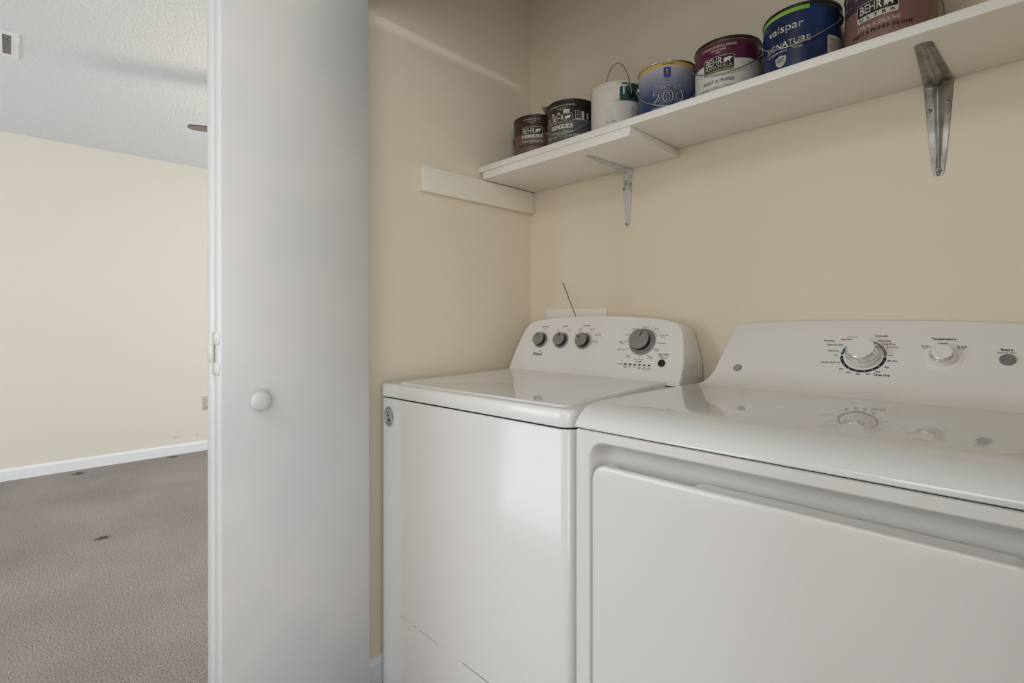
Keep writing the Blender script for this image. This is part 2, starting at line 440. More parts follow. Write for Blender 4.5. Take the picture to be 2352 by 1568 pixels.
def bifold(name, x, y, yaw, lean, flip, label):
    d = empty(name, (0, 0, 0), 0, label, kind='structure')
    f = -1 if flip else 1
    d.matrix_world = Matrix.Translation((x, y, 1.0)) @ Matrix.Rotation(R(yaw), 4, 'Z') @ Matrix.Rotation(R(lean), 4, 'X') @ Matrix.Translation((0, 0, -1.0))

    def bx(n, x0, x1, y0, y1, z0, z1, m, par, bev_=0.0015):
        y0, y1 = sorted((y0 * f, y1 * f)); return box(n, x0, x1, y0, y1, z0, z1, m, par, bev_, 1)
    bx('door_panel', 0, DW, 0, DT, 0.015, DTOP, M['door'], d)
    bx('door_panel', 0.001, DW, DT + .0055, DT * 2 + .008, 0.015, DTOP, M['door'], d)
    bx('inner_groove', 0.012, DW - .05, DT + .0002, DT + .0053, 0.03, 2.0, M['gap'], d, 0)
    for hz in (0.2, 1.0445, 1.90):
        h = empty('hinge', (0, 0, hz), 0, parent=d)
        for dz in (-0.033, 0.033):
            bx('hinge_leaf', -0.0018, 0.0, 0.008, DT + .002, dz - .0135, dz + .0135, M['door'], h, .0006)
            tube('screw_head', [(-0.0018, 0.02 * f, dz), (-0.0026, 0.02 * f, dz)], 0.0022, M['door'], h, 10)
        bx('hinge_leaf', -0.0018, 0.001, DT + .004, DT * 2 + .001, -.0195, .0195, M['door'], h, .0006)
        tube('hinge_pin', [(-0.0012, (DT + .0028) * f, -.047), (-0.0012, (DT + .0028) * f, .047)], 0.0026, M['beige_plate'], h, 10)
    mt = Matrix.Translation((0.074, 0, 0.937)) @ Matrix.Rotation(R(90 * f), 4, 'X')
    revolve('knob', [(0.010, 0), (0.0095, 0.008), (0.011, 0.012), (0.018, 0.015), (0.0225, 0.019), (0.0235, 0.023), (0.0215, 0.028), (0.015, 0.0315), (0.006, 0.033), (0, 0.0333)], M['door'], d, 36, mt, angle=80)
    return d


bifold('door_1', -1.2263, 0.3253, 96.6, -0.18, False, 'white folded bifold closet door standing open left of the washer')
bifold('door_2', 0.058, 0.318, 90.0, 0, True, 'white folded bifold closet door at the right end of the opening')

# ================================================================== SHELF
SZ = CAM_Z + 0.5416; ST = SZ + 0.0205
shelf = empty('wall_shelf', (LW, BW, SZ), 0, 'long cream painted wooden shelf holding paint cans on the back wall', 'shelf')
bev = 0.0015
box('shelf_board', 0.001, RW - LW - .001, -0.277, -0.0008, 0, 0.0205, M['shelf'], shelf, bev, 2)
# support board doubled under the left end, its lower edge a little higher towards the wall
o = box('support_board', 0.0205, 0.638, -0.2765, -0.001, -0.0275, -0.0006, M['shelf'], shelf, 0.0018, 2)
cl = tag(box('shelf_cleat', LW + .0005, LW + .0205, 0.966, BW - .001, CAM_Z + 0.429, CAM_Z + 0.5135, M['cleat'], None, 0.0025, 2),
         'short cream painted wooden cleat under the shelf end on the left wall', 'cleat')
# dried paint runs on the cleat and the support board
tube('paint_drip', [(LW + .0212, 1.335, CAM_Z + .512), (LW + .0212, 1.3353, CAM_Z + .50), (LW + .0212, 1.3352, CAM_Z + .488)], 0.0011, M['shelf'], cl)
tube('paint_drip', [(.6385, -.105, -.002), (.6387, -.118, -.008), (.6386, -.13, -.012)], 0.0009, M['shelf'], shelf)


def bracket(name, x, ztop, vlen, hlen, w_mid, m, label, taper_h=0.55):
    t = empty(name, (x, BW, ztop), 0, label, 'bracket', 'shelf brackets')
    # path: bottom of the wall leg -> corner -> tip of the shelf leg; n = outward normal
    stn = []
    N = 14
    for i in range(N + 1):
        u = i / N; z = -vlen * (1 - u) - 0.012 * u
        stn.append(((0, -0.0012, z), (0, -1, 0), 0.36 + 0.64 * u ** .8, 0.003 + 0.010 * u ** 1.6))
    for k in range(1, 6):
        a = R(90 * k / 6); stn.append(((0, -0.0012 - 0.012 * (1 - math.cos(a)), -0.0012 - 0.0108 * (1 - math.sin(a))), (0, -math.cos(a), -math.sin(a)), 1.0, 0.013 + 0.004 * math.sin(2 * a)))
    for i in range(N + 1):
        u = i / N; y = -0.012 - (hlen - 0.012) * u
        stn.append(((0, y, -0.0012), (0, 0, -1), 1.0 - (1 - taper_h) * u, 0.013 - 0.009 * u ** .8))
    rings = []
    cs = [(-1, 0), (-.96, .0012), (-.50, .0014), (-.30, .25), (-.10, .9), (0, 1.0), (.10, .9), (.30, .25), (.50, .0014), (.96, .0012), (1, 0)]
    for p, n_, wf, rd in stn:
        ring = []
        for s_, q in cs:
            off = q if q < .01 else q * rd
            ring.append((p[0] + s_ * w_mid / 2 * wf, p[1] + n_[1] * off, p[2] + n_[2] * off))
        rings.append(ring)
    # rounded ends
    def squash(ring, d, k): return [(v[0] * k, v[1] + d[1], v[2] + d[2]) for v in ring]
    e0 = [squash(rings[0], (0, 0, -.006), .45), squash(rings[0], (0, 0, -.004), .8)]
    e1 = [squash(rings[-1], (0, -.004, 0), .8), squash(rings[-1], (0, -.006, 0), .45)]
    loft('bracket_plate', e0 + rings + e1, m, t, smooth=True, angle=50)
    for sx, sz in ((-.30, -.062), (.33, -.050), (0.0, -vlen + .006)):
        c = Vector((sx * w_mid, -0.003 - (.004 if sx == 0 else 0), sz))
        mt_ = Matrix.Translation(c) @ Matrix.Rotation(R(90), 4, 'X')
        s = revolve('screw', [(0.0046, -.002), (0.0046, 0.0004), (0.0036, 0.0016), (0, 0.002)], M['steel'], t, 16, mt_)
        boxes('cross_slot', [(c.x - .0022, c.x + .0022, c.y - .0024, c.y - .0016, c.z - .0005, c.z + .0005), (c.x - .0005, c.x + .0005, c.y - .0024, c.y - .0016, c.z - .0022, c.z + .0022)], M['gap'], s)
    return t


bracket('shelf_bracket', -0.151, SZ, 0.206, 0.226, 0.052, M['steel'], 'bare galvanised steel bracket under the right part of the shelf')
bracket('shelf_bracket', -0.968, SZ - .0275, 0.190, 0.220, 0.040, M['painted_steel'], 'small white painted bracket under the doubled left part of the shelf', 0.4)

# ================================================================== WASHER
WW = 0.722; WD = 0.655
wa = empty('washing_machine', (-1.387, 0.7930, 0), R(2.4), 'white top load washing machine with grey knobs next to the door', 'washer')


def rings_rr(x0, x1, y0, y1, rad, levels, n=6):
    out = []
    for z, ins in levels:
        out.append([(x, y, z) for x, y in rrect(x0 + ins, x1 - ins, y0 + ins, y1 - ins, max(rad - ins, .002), n)])
    return out


loft('cabinet', rings_rr(0.003, WW - .003, 0.003, WD, 0.03, [(0.025, 0.002), (0.027, 0), (0.885, 0), (0.8885, 0.002), (0.889, 0.006)]), M['white'], wa)
loft('seam', rings_rr(0.007, WW - .007, 0.007, WD - .004, 0.03, [(0.886, 0), (0.897, 0)]), M['gap'], wa)
loft('top_cap', rings_rr(0, WW, 0, WD, 0.036, [(0.8932, 0.004), (0.8935, 0.001), (0.896, 0), (0.922, 0), (0.9275, 0.002), (0.9305, 0.006), (0.9318, 0.012), (0.9306, 0.024), (0.9296, 0.034)], 8), M['white_cap'], wa, angle=60)
lid_rings = rings_rr(0.062, WW - .040, 0.030, 0.512, 0.022, [(0.929, 0), (0.9335, 0), (0.9362, 0.0015), (0.9375, 0.005), (0.937, 0.012)], 6)
lid_rings = [[(x, y, z + (0 if i == 0 else (y - .03) / .482 * .0095 - .0035)) for x, y, z in r_] for i, r_ in enumerate(lid_rings)]   # the lid falls a little towards the front
loft('lid', lid_rings, M['white_lid'], wa, angle=60)
for fx in (.05, WW - .05):
    for fy in (.05, WD - .05):
        revolve('foot', [(0.02, 0.0), (0.02, 0.01), (0.01, 0.012), (0.01, 0.028)], M['black'], wa, 16, Matrix.Translation((fx, fy, 0)))

# control panel: outline (a, h) on a plane leaning back 23 degrees
WL = R(23); WYB, WZB, WOFF = 0.512, 0.936, 0.0125


def wmap(a, h, l=0.0):
    a += WOFF
    return (a, WYB + h * math.sin(WL) - l * math.cos(WL), WZB + h * math.cos(WL) + l * math.sin(WL))


def smooth_poly(P, it=2):
    for _ in range(it):
        Q = [P[0]]
        for i in range(len(P) - 1):
            p, q = P[i], P[i + 1]
            Q += [(p[0] * .75 + q[0] * .25, p[1] * .75 + q[1] * .25), (p[0] * .25 + q[0] * .75, p[1] * .25 + q[1] * .75)]
        Q.append(P[-1]); P = Q
    return P


lp = [(0.043, -0.004), (0.048, 0.060), (0.062, 0.130), (0.078, 0.184), (0.130, 0.2025), (0.25, 0.213), (0.361, 0.2155)]
out = smooth_poly(lp, 3)
out = out + [(0.755 - x, y) for x, y in reversed(out[:-1])]
out = [(min(x, 0.7050) if y < .05 else x, y) for x, y in out]


def panel_ring(ins, l, yb=None, dz=0.0, squeeze=0.0):
    cx = 0.378; r_ = []
    for a, h in out:
        k = 1 - ins / 0.33
        aa = cx + (a - cx) * (k - squeeze * max(0, h) / .2); hh = h - ins * max(0.0, h / .21)
        p = wmap(aa, hh, l)
        if yb is not None: p = (p[0], yb, p[2] + dz * max(0, h) / .2)
        r_.append(p)
    return r_


rg = [panel_ring(0.006, 0.0012), panel_ring(0.0028, 0.0008), panel_ring(0.0009, -0.0008), panel_ring(0, -0.0035)]
mid = [tuple(a * .5 + b * .5 for a, b in zip(p, q)) for p, q in zip(panel_ring(0, -0.0035), panel_ring(0, 0, WD + .012, -.004, .004))]
rg += [mid, panel_ring(0.0, 0, WD + .008, -.008, .010), panel_ring(0.006, 0, WD + .018, -.018, .03)]
loft('control_panel', rg, M['white_plastic'], wa, angle=32)


def pm(a, h, fn=wmap, l=0.0):
    """matrix putting local z along the panel normal at (a, h)"""
    o_ = Vector(fn(a, h, l)); x_ = Vector(fn(a + .01, h, l)) - o_; y_ = Vector(fn(a, h + .01, l)) - o_
    x_.normalize(); y_.normalize(); z_ = x_.cross(y_)
    m_ = Matrix((x_, y_, z_)).transposed().to_4x4(); m_.translation = o_
    return m_


def washer_knob(a, h, r, ring_r, p, ang, lab):
    m_ = pm(a, h, wmap, 0.0022)
    k = revolve('knob', [(r * .98, 0.002), (r * .96, p - .005)], M['knob_side'], wa, 40, m_)
    k['label'] = lab
    revolve('knob_ring', [(ring_r, 0), (ring_r, 0.0012), (ring_r * .93, 0.003), (r * .9, 0.0032)], M['knob_ring'], k, 40, m_)
    revolve('knob_cap', [(r * .97, p - .005), (r * 1.02, p - .004), (r * 1.02, p - .0025), (r * .97, p - .0008), (r * .92, p - .0004), (r * .90, p - .001), (0, p - .0008)], M['knob_grey'], k, 40, m_, angle=30)
    d = Matrix.Rotation(R(ang), 4, 'Z')
    mk('pointer', [m_ @ (d @ Vector(v)) for v in ((-.0016, r * .28, p), (.0016, r * .28, p), (.0016, r * .92, p), (-.0016, r * .92, p))], [(0, 1, 2, 3)], M['dark_print'], k)
    return k


washer_knob(0.1623, 0.1215, 0.0225, 0.0285, 0.022, 22, 'grey wash temperature knob')
washer_knob(0.2540, 0.1223, 0.0225, 0.0285, 0.022, -6, 'grey water level knob')
washer_knob(0.3469, 0.1225, 0.0225, 0.0285, 0.022, 52, 'grey rinse option knob')
kb = washer_knob(0.5629, 0.1265, 0.0315, 0.043, 0.029, -22, 'large grey cycle knob')
revolve('knob_skirt', [(0.0365, 0.0), (0.0365, 0.006), (0.034, 0.0075), (0.03, 0.0078)], M['knob_ring'], kb, 40, pm(.5629, .1265, wmap, .0022))
revolve('start_button', [(0.0108, 0), (0.0108, 0.003), (0.0095, 0.0042), (0, 0.0040)], M['black'], wa, 32, pm(.6389, .0612, wmap, .002))
for i in range(6):
    a = 0.5217 + (0.6009 - 0.5217) * i / 5
    loft('indicator_light', [[(x, y, z) for x, y in rrect(-.0042, .0042, -.0019, .0019, .0018, 4)] for z in (0.0, 0.0012)], M['black'], wa, matrix=pm(a, .0522, wmap, .0018))
WLIFT = 0.0017
P = Print(wmap, WLIFT)
T = lambda s, a, h, w, sz=.0032, b=0.006: P.text(s, a, h, sz, w, b)
T('WASH TEMPERATURE', .1672, .1738, .034, .0030, .02); T('WATER LEVEL', .2545, .1755, .026, .0032, .02); T('RINSE OPTION', .3462, .1781, .029, .0034, .02)
P.build('control_lettering', M['dark_print'], wa, True)
P = Print(wmap, WLIFT)
for s, a, h, w in (('All cold Rinse', .1657, .1666, .017), ('Cool', .1651, .1594, .0075), ('Warm', .1967, .1484, .009), ('Hot', .1985, .122, .008), ('Tap Cold', .1120, .119, .013),
                   ('Auto', .2286, .1634, .0075), ('Sensing', .2286, .1585, .011), ('Deep Water', .2754, .1644, .019), ('Wash', .2752, .1589, .009), ('Auto with', .3226, .167, .0155), ('Extra Rinse*', .3214, .1619, .019),
                   ('Deep Water', .3701, .1679, .019), ('Rinse*', .3699, .1628, .0105), ('Deep Water', .3989, .1494, .019), ('with Extra Rinse*', .3981, .1436, .028), ('For Use with', .3903, .1247, .017), ('Fabric Softener', .3938, .1202, .020),
                   ('Auto', .3085, .148, .007), ('Sense', .307, .143, .009),
                   ('Normal', .5646, .1762, .0185), ('Heavy', .5266, .1693, .014), ('Colors', .5995, .1701, .0165), ('Colors with', .6268, .1496, .030), ('Soak', .6267, .144, .012), ('Delicates', .6274, .1244, .024),
                   ('Quick', .615, .1051, .0145), ('Wash', .6154, .1002, .0135), ('Rinse', .5978, .0815, .0135), ('& Spin', .5989, .076, .0165), ('Clean Washer', .5618, .0691, .0345), ('Drain', .5248, .0805, .0125),
                   ('& Spin', .5266, .0754, .0155), ('Bulky/Sheets', .4973, .0989, .0285), ('Whites with', .4934, .1246, .0285), ('Soak', .4934, .1187, .011), ('Whites', .5045, .1485, .016),
                   ('Hold 3 Seconds', .640, .0818, .030), ('to Cancel', .6397, .0769, .018), ('Progress', .5035, .0529, .0205),
                   ('Sensing', .5217, .0452, .0135), ('Fill', .5217, .0412, .006), ('Wash', .5375, .0456, .0095), ('Rinse', .5534, .0456, .0105), ('Final', .5692, .0452, .0095), ('Spin', .5692, .0408, .0085),
                   ('Cycle', .585, .0450, .0095), ('Complete', .585, .0408, .0165), ('Lid', .6009, .0450, .0065), ('Locked', .6009, .0408, .0135)):
    T(s, a, h, w, .0034 if a > .48 else .0029, .004)
P.text('with affresh', .5628, .0623, .0032, .021, .03)
P.arc(.3469, .1225, .0318, .0325, -25, 78, 24); P.arc(.5629, .1265, .0455, .0463, 20, 58, 16)
for ang, rr_ in ((88, .0325), (55, .0325), (2, .0325)): P.disc(.1623 + rr_ * math.cos(R(ang)), .1215 + rr_ * math.sin(R(ang)), .0011, 8)
for ang in (60, 90): P.disc(.254 + .033 * math.cos(R(ang)), .1223 + .033 * math.sin(R(ang)), .0011, 8)
for ang in (88, 60, 28, -2, -30, -58, -90, -122, -150, 180, 152, 120): P.disc(.5629 + .049 * math.cos(R(ang)), .1265 + .049 * math.sin(R(ang)), .0013, 8)
P.build('control_lettering', M['grey_print'], wa, True)
P = Print(wmap, WLIFT)
P.text('Start / Pause', .6397, .0896, .0036, .032, .02); P.line(.6245, .0858, .655, .0858, .0006)
P.build('control_lettering', M['dark_print'], wa, True)
P = Print(wmap, WLIFT)
P.text('Whirlpool', .1618, .0698, .0105, .042, .012, shear=.18)
P.build('brand_lettering', M['dark_print'], wa)
P = Print(wmap, WLIFT)
P.arc(.1690, .0700, .0100, .0108, 55, 140, 16, sy=.95); P.arc(.1640, .0600, .0112, .0118, 185, 300, 16, sy=.30); P.arc(.1690, .0692, .0118, .0126, 20, 85, 12, sy=1.0)
P.build('brand_swirl', M['dark_print'], wa, True)
# round sticker on the cabinet front


def fm(a, h, l=0.0):
    x = a + WOFF
    if x > .033: return (x, .003 - l, h)
    t_ = (.033 - x) / .03                      # round the cabinet's corner
    return (.033 - (.03 + l) * math.sin(t_), .033 - (.03 + l) * math.cos(t_), h)


SX, SZ_ = 0.0425, CAM_Z - .2803
stk = Print(fm, .0004).oval(SX, SZ_, .0252, .0315).build('sticker', M['sticker'], wa)
P = Print(fm, .0007)
for i, ch in enumerate('AMERICA'):
    t_ = R(150 - 25 * i + 0)
    P.text(ch, SX + .0195 * math.cos(t_), SZ_ + .0195 * 1.25 * math.sin(t_), .0068, None, .02, rot=math.degrees(t_) - 90)
P.disc(SX - .0205, SZ_ + .003, .0012, 8); P.disc(SX + .0205, SZ_ - .011, .0012, 8)
P.poly([(SX - .006, SZ_ - .010), (SX - .002, SZ_ - .007), (SX + .006, SZ_ - .0065), (SX + .010, SZ_ - .010), (SX + .007, SZ_ - .014), (SX + .001, SZ_ - .0135), (SX, SZ_ - .018), (SX - .0015, SZ_ - .018), (SX - .002, SZ_ - .013), (SX - .005, SZ_ - .015)])
P.poly([(SX - .0095, SZ_ + .004), (SX - .0075, SZ_ + .004), (SX - .006, SZ_ - .012), (SX - .0085, SZ_ - .008)])
P.line(SX - .003, SZ_ - .001, SX - .002, SZ_ - .008, .0022)
P.arc(SX - .004, SZ_ + .006, .0095, .0115, 5, 95, 12); P.line(SX - .0065, SZ_ + .004, SX - .006, SZ_ + .016, .0018)
P.build('sticker_print', M['dark_print'], stk, True)
Print(fm, .0008).poly([(SX - .0095, SZ_ + .002), (SX - .0085, SZ_ + .0065), (SX - .003, SZ_ + .0075), (SX - .001, SZ_ + .002), (SX - .005, SZ_ + .0005)]).build('sticker_print', M['navy_ink'], stk)
Print(fm, .0008).poly([(SX - .003, SZ_ + .0075), (SX + .004, SZ_ + .005), (SX + .0105, SZ_ - .003), (SX + .0095, SZ_ - .005), (SX + .003, SZ_ + .001), (SX - .001, SZ_ + .002)]).build('sticker_print', M['red'], stk)
P = Print(fm, .0007)
for rr_ in (.0145, .0175, .0205): P.arc(SX, SZ_ - .002, rr_, rr_ + .0012, 225, 318, 14, sy=1.15)
P.build('sticker_print', M['grey_print'], stk, True)
# scratches on the cabinet front
P = Print(fm, .0005)
for x0, x1 in ((.1028, .133), (.163, .176), (.195, .214), (.218, .2723)): P.line(x0, CAM_Z - .8442 - (x0 - .1028) * .048, x1, CAM_Z - .8442 - (x1 - .1028) * .048, .0013)
P.line(.3706, CAM_Z - .8575, .4626, CAM_Z - .8622, .0022); P.line(.4626, CAM_Z - .8622, .56, CAM_Z - .866, .002)
P.build('scratch', M['scratch'], wa, True)

# ================================================================== DRYER
DRW, DRD = 0.702, 0.69
dr = empty('clothes_dryer', (-0.638, 0.8015, 0), 0, 'white front load clothes dryer with chrome dials right of the washer', 'dryer')


def ring_y(x0, x1, z0, z1, rad, y, n=8): return [(x, y, z) for x, z in rrect(x0, x1, z0, z1, rad, n)]


rx0, rx1, rz0, rz1 = 0.0327, DRW - 0.0327, 0.335, 0.8855
rings = [ring_y(0, DRW, 0.03, 0.9044, .006, .66), ring_y(0, DRW, 0.03, 0.9044, .006, .007), ring_y(.0012, DRW - .0012, .0312, 0.9036, .006, .0022), ring_y(.0045, DRW - .0045, .0345, 0.9018, .006, 0), ring_y(.0065, DRW - .0065, .0365, 0.8998, .006, 0), ring_y(rx0 - .002, rx1 + .002, rz0 - .002, rz1 + .002, .038, 0)]
for ins, y in ((0, 0), (.0012, .0008), (.003, .0035), (.0055, .009), (.008, .018), (.011, .028), (.016, .036), (.022, .040), (.03, .041)):
    rings.append(ring_y(rx0 + ins, rx1 - ins, rz0 + ins, rz1 - ins, max(.036 - ins, .008), y))
loft('cabinet', rings, M['white'], dr, angle=45)
for fx in (.05, DRW - .05):
    for fy in (.05, .6):
        revolve('foot', [(0.018, 0.0), (0.018, 0.012), (0.009, 0.014), (0.009, 0.032)], M['black'], dr, 16, Matrix.Translation((fx, fy, 0)))
# door: front skin and body with a finger notch
d0, d1, e0, e1 = 0.0479, DRW - .0479, 0.350, CAM_Z - 0.2705
dd = loft('door', [ring_y(d0 + i_, d1 - i_, e0 + i_, e1 - i_, .030 - i_, y) for i_, y in ((.0006, .0005), (0, -.001), (0, -.006), (.0012, -.0088), (.0035, -.0099), (.008, -.0105), (.03, -.0112))], M['white'], dr, angle=45)
top = e1 - .0008
bo = [(d0 + .012, e0 + .01), (d1 - .012, e0 + .01), (d1 - .002, e0 + .02), (d1 - .002, top - .035), (d1 - .010, top - .012), (d1 - .03, top)]
bo += [(.252, top), (.243, top - .0022), (.236, top - .007), (.230, top - .0115), (.222, top - .0135), (.094, top - .0135), (.088, top - .012), (.083, top - .007), (.078, top - .002), (.073, top - .0006), (d0 + .0235, top - .0006), (d0 + .012, top - .010), (d0 + .002, top - .035), (d0 + .002, e0 + .02)]
loft('door_liner', [[(x, y, z) for x, z in bo] for y in (.0005, .0285)], M['white'], dd, smooth=False)
# lid: rounded front profile extruded across, then the cove up to the control panel
lpf = [(0.010, .9060), (-.0015, .9062), (-.0035, .9075), (-.0035, .910), (-.001, .9155), (.006, .9245), (.016, .9330), (.029, .9405), (.044, .9455), (.060, .9485), (.078, .9498), (.10, .9502), (.30, .9500), (.54, .9496), (.56, .952), (.60, .953), (.66, .953), (.66, .9060)]
lrings = []
for x, k in ((0.0, .0035), (0.0008, .0015), (.003, 0), (DRW - .003, 0), (DRW - .0008, .0015), (DRW, .0035)):
    lrings.append([(x, y + (k if y < .1 else 0), max(.906, z - k * (z > .907))) for y, z in lpf])
loft('top_panel', lrings, M['white_top'], dr, angle=35)
boxes('seam', [(.004, DRW - .004, .0035, .65, .9005, .9075)], M['gap'], dr)
DL = R(38); DYB, DZB = 0.5585, 0.95


def dmap(a, h, l=0.0):
    return (a, DYB + h * math.sin(DL) - l * math.cos(DL), DZB + h * math.cos(DL) + l * math.sin(DL))


lp = [(0.006, -0.008), (0.019, 0.030), (0.0285, 0.100), (0.0375, 0.172), (0.050, 0.2035), (0.085, 0.2085), (0.20, 0.2145), (0.351, 0.2165)]
dout = smooth_poly(lp, 3); dout = dout + [(DRW - x, y) for x, y in reversed(dout[:-1])]


def dring(ins, l, yb=None, dz=0):
    r_ = []
    for a, h in dout:
        p = dmap(.351 + (a - .351) * (1 - ins / .33), h - ins * max(0, h / .21), l)
        if yb is not None: p = (p[0], max(yb, p[1] + .001), p[2] + dz * max(0, h) / .2)
        r_.append(p)
    return r_


loft('control_panel', [dring(.010, .0022), dring(.004, .0012), dring(.0012, -.0015), dring(0, -.005), dring(.0, 0, .690, -.002), dring(.004, 0, .696, -.010)], M['white_plastic'], dr, angle=50)
# cove between lid and panel
cv = []
for i in range(9):
    t_ = i / 8
    p0, p1, p2 = Vector((.490, .9488)), Vector((.5525, .9492)), Vector(dmap(0, .038, .0024)[1:])
    q = p0 * (1 - t_) ** 2 + p1 * 2 * t_ * (1 - t_) + p2 * t_ ** 2
    xa = .012 + .012 * t_ ** 1.5
    cv.append([(xa, q.x, q.y), (xa + .006, q.x, q.y + .0004), (DRW - xa - .006, q.x, q.y + .0004), (DRW - xa, q.x, q.y)])
loft('panel_cove', cv, M['white_plastic'], dr, False, False, closed=False)
DLIFT = .0028


def dial(a, h, rb, rt, p, notch, lab):
    m_ = pm(a, h, dmap, .0022)
    k = revolve('dial', [(rb, 0.0), (rb, 0.002), (rb * .985, p * .42), (rb * .95, p * .5)], M['white_plastic'], dr, 48, m_)
    k['label'] = lab
    revolve('chrome_ring', [(rb * .95, p * .5), (rb * .955, p * .56), (rb * .90, p * .74), (rt * 1.04, p * .95), (rt * 1.0, p)], M['chrome'], k, 48, m_, angle=70)
    revolve('dial_face', [(rt * 1.0, p * .97), (rt * .985, p * 1.015), (rt * .9, p * 1.02), (0, p * 1.02)], M['white_plastic'], k, 48, m_)
    d = m_ @ Matrix.Rotation(R(notch), 4, 'Z')
    w_ = .0022
    mk('pointer', [d @ Vector(v) for v in ((-w_, rt * .9, p * 1.02), (w_, rt * .9, p * 1.02), (-w_, rb * .97, p * .80), (w_, rb * .97, p * .80), (-w_, rb * .97, p * .45), (w_, rb * .97, p * .45))], [(0, 1, 3, 2), (2, 3, 5, 4)], M['white_plastic'], k)
    return k


dial(.3585, .1048, .0345, .0265, .034, -68, 'large chrome rimmed timer dial')
dial(.5014, .1088, .0240, .0180, .023, 8, 'small chrome rimmed temperature dial')
revolve('dial_base', [(.033, 0), (.0325, .0012), (.026, .0016)], M['white_plastic'], dr, 48, pm(.5014, .1088, dmap, .0022))
sb = revolve('start_button', [(.0122, 0), (.0122, .005), (.0115, .006), (0, .0058)], M['grey_button'], dr, 32, pm(.6012, .1087, dmap, .0022))
RI, RO = .0395, .0455
DC = (.3585, .1048)


def on_ring(P, ang, r): return P.disc(DC[0] + .0425 * math.cos(R(ang)), DC[1] + .0425 * math.sin(R(ang)), r, 14)


def words(rows, m):
    for s_, a, h, w, sz, b_ in rows: Print(dmap, DLIFT).text(s_, a, h, sz, w, b_).build('control_lettering', m, dr)


P = Print(dmap, DLIFT).arc(*DC, RI, RO, 187, 354, 60)
for ang in (187, 354): on_ring(P, ang, .003)
P.build('timer_scale', M['dark_print'], dr)
P = Print(dmap, DLIFT)
for ang in (180, 1): on_ring(P, ang, .0014)
P.build('off_dots', M['dark_print'], dr, True)
words([('Optimum Dry', .2978, .1353, .035, .0046, .012), ('More Dry', .2966, .1175, .024, .0046, .012), ('Less Dry', .319, .1524, .023, .0046, .012), ('Quick Fluff 10', .2948, .083, .039, .0044, .006),
       ('More Dry', .3948, .1501, .024, .0046, .012), ('Less Dry', .4046, .1415, .024, .0046, .012), ('Time Dry', .399, .0554, .031, .0056, .02), ('80 Min.', .416, .0943, .020, .0044, .006),
       ('Temperature', .5002, .1591, .0415, .0062, .018), ('Start', .5999, .1346, .018, .006, .02), ('Cottons', .4705, .139, .0155, .0036, .02), ('Casuals', .4999, .1471, .0155, .0036, .02), ('Air Fluff', .5308, .139, .0155, .0038, .02)]
      + [(n_, a, h, .0080, .0046, .006) for n_, a, h in (('20', 0.3190, 0.0659), ('30', 0.3352, 0.0566), ('40', 0.3540, 0.0539), ('50', 0.3732, 0.0555), ('60', 0.3912, 0.0633), ('70', 0.4060, 0.0766))], M['dark_print'])
words([('Off', .3028, .1039, .008, .004, .006), ('Off', .4104, .1096, .008, .004, .006), ('Casuals', .3879, .1645, .026, .0056, .014), ('Cool Down', .3307, .1601, .021, .0034, .004), ('Cool Down', .4122, .1331, .0225, .0034, .004),
       ('Regular', .4704, .1335, .0115, .003, .01), ('No Heat', .5303, .1341, .013, .003, .01), ('Push to Start', .600, .1272, .0275, .0038, .004)], M['mid_print'])
P = on_ring(Print(dmap, DLIFT).arc(*DC, RI, RO, 8, 70, 30), 8, .003); P.line(.401, .127, .404, .1315, .0008)
P.build('timer_scale', M['mid_print'], dr)
words([('Cottons', .2838, .1473, .0235, .005, .02)], M['blue_print'])
on_ring(Print(dmap, DLIFT).arc(*DC, RI, RO, 128, 173, 20), 173, .003).build('timer_scale', M['blue_print'], dr)
P = Print(dmap, DLIFT + .0003)
for ang in (168, 195, 217, 237, 258, 280, 301, 322, 344, 30): P.disc(.3585 + .0425 * math.cos(R(ang)), .1048 + .0425 * math.sin(R(ang)), .0012, 10)
P.build('control_dots', M['white_plastic'], dr, True)
# round monogram
P = Print(dmap, DLIFT); gx, gh = .0832, .0505
P.disc(gx, gh, .0112, 36); em = P.build('monogram', M['mid_print'], dr)
P = Print(dmap, DLIFT + .0003); P.arc(gx, gh, .0096, .0101, 0, 360, 36)
P.arc(gx - .0032, gh + .0014, .0024, .0032, 20, 330, 20); P.arc(gx - .0026, gh - .0036, .0020, .0028, 90, 340, 18); P.line(gx - .0008, gh - .0003, gx - .0012, gh - .0048, .0009)
P.arc(gx + .0032, gh + .0028, .0020, .0028, 40, 290, 18); P.arc(gx + .0034, gh - .0028, .0024, .0032, 60, 320, 18); P.line(gx - .0015, gh + .004, gx + .0015, gh - .0045, .0007)
for ang in (45, 135, 225, 315): P.arc(gx + .0085 * math.cos(R(ang)), gh + .0085 * math.sin(R(ang)), .0013, .0018, ang + 60, ang + 250, 8)
P.build('monogram_print', M['white_plastic'], em, True)

# ================================================================== PAINT CANS
CR, CH = 0.084, 0.181
BEAR = [(0, .30), (.06, .50), (.20, .62), (.42, .60), (.55, .66), (.72, .66), (.80, .70), (.86, .64), (1.0, .52), (.98, .46), (.86, .44), (.78, .38), (.74, .20), (.80, .02), (.68, 0), (.62, .18), (.52, .24), (.40, .22), (.36, .02), (.24, 0), (.26, .12), (.18, .16), (.14, 0), (.02, 0), (.04, .14)]


def cmap(s, h, l=0.0):
    return ((CR + l) * math.sin(s / CR), -(CR + l) * math.cos(s / CR), h)


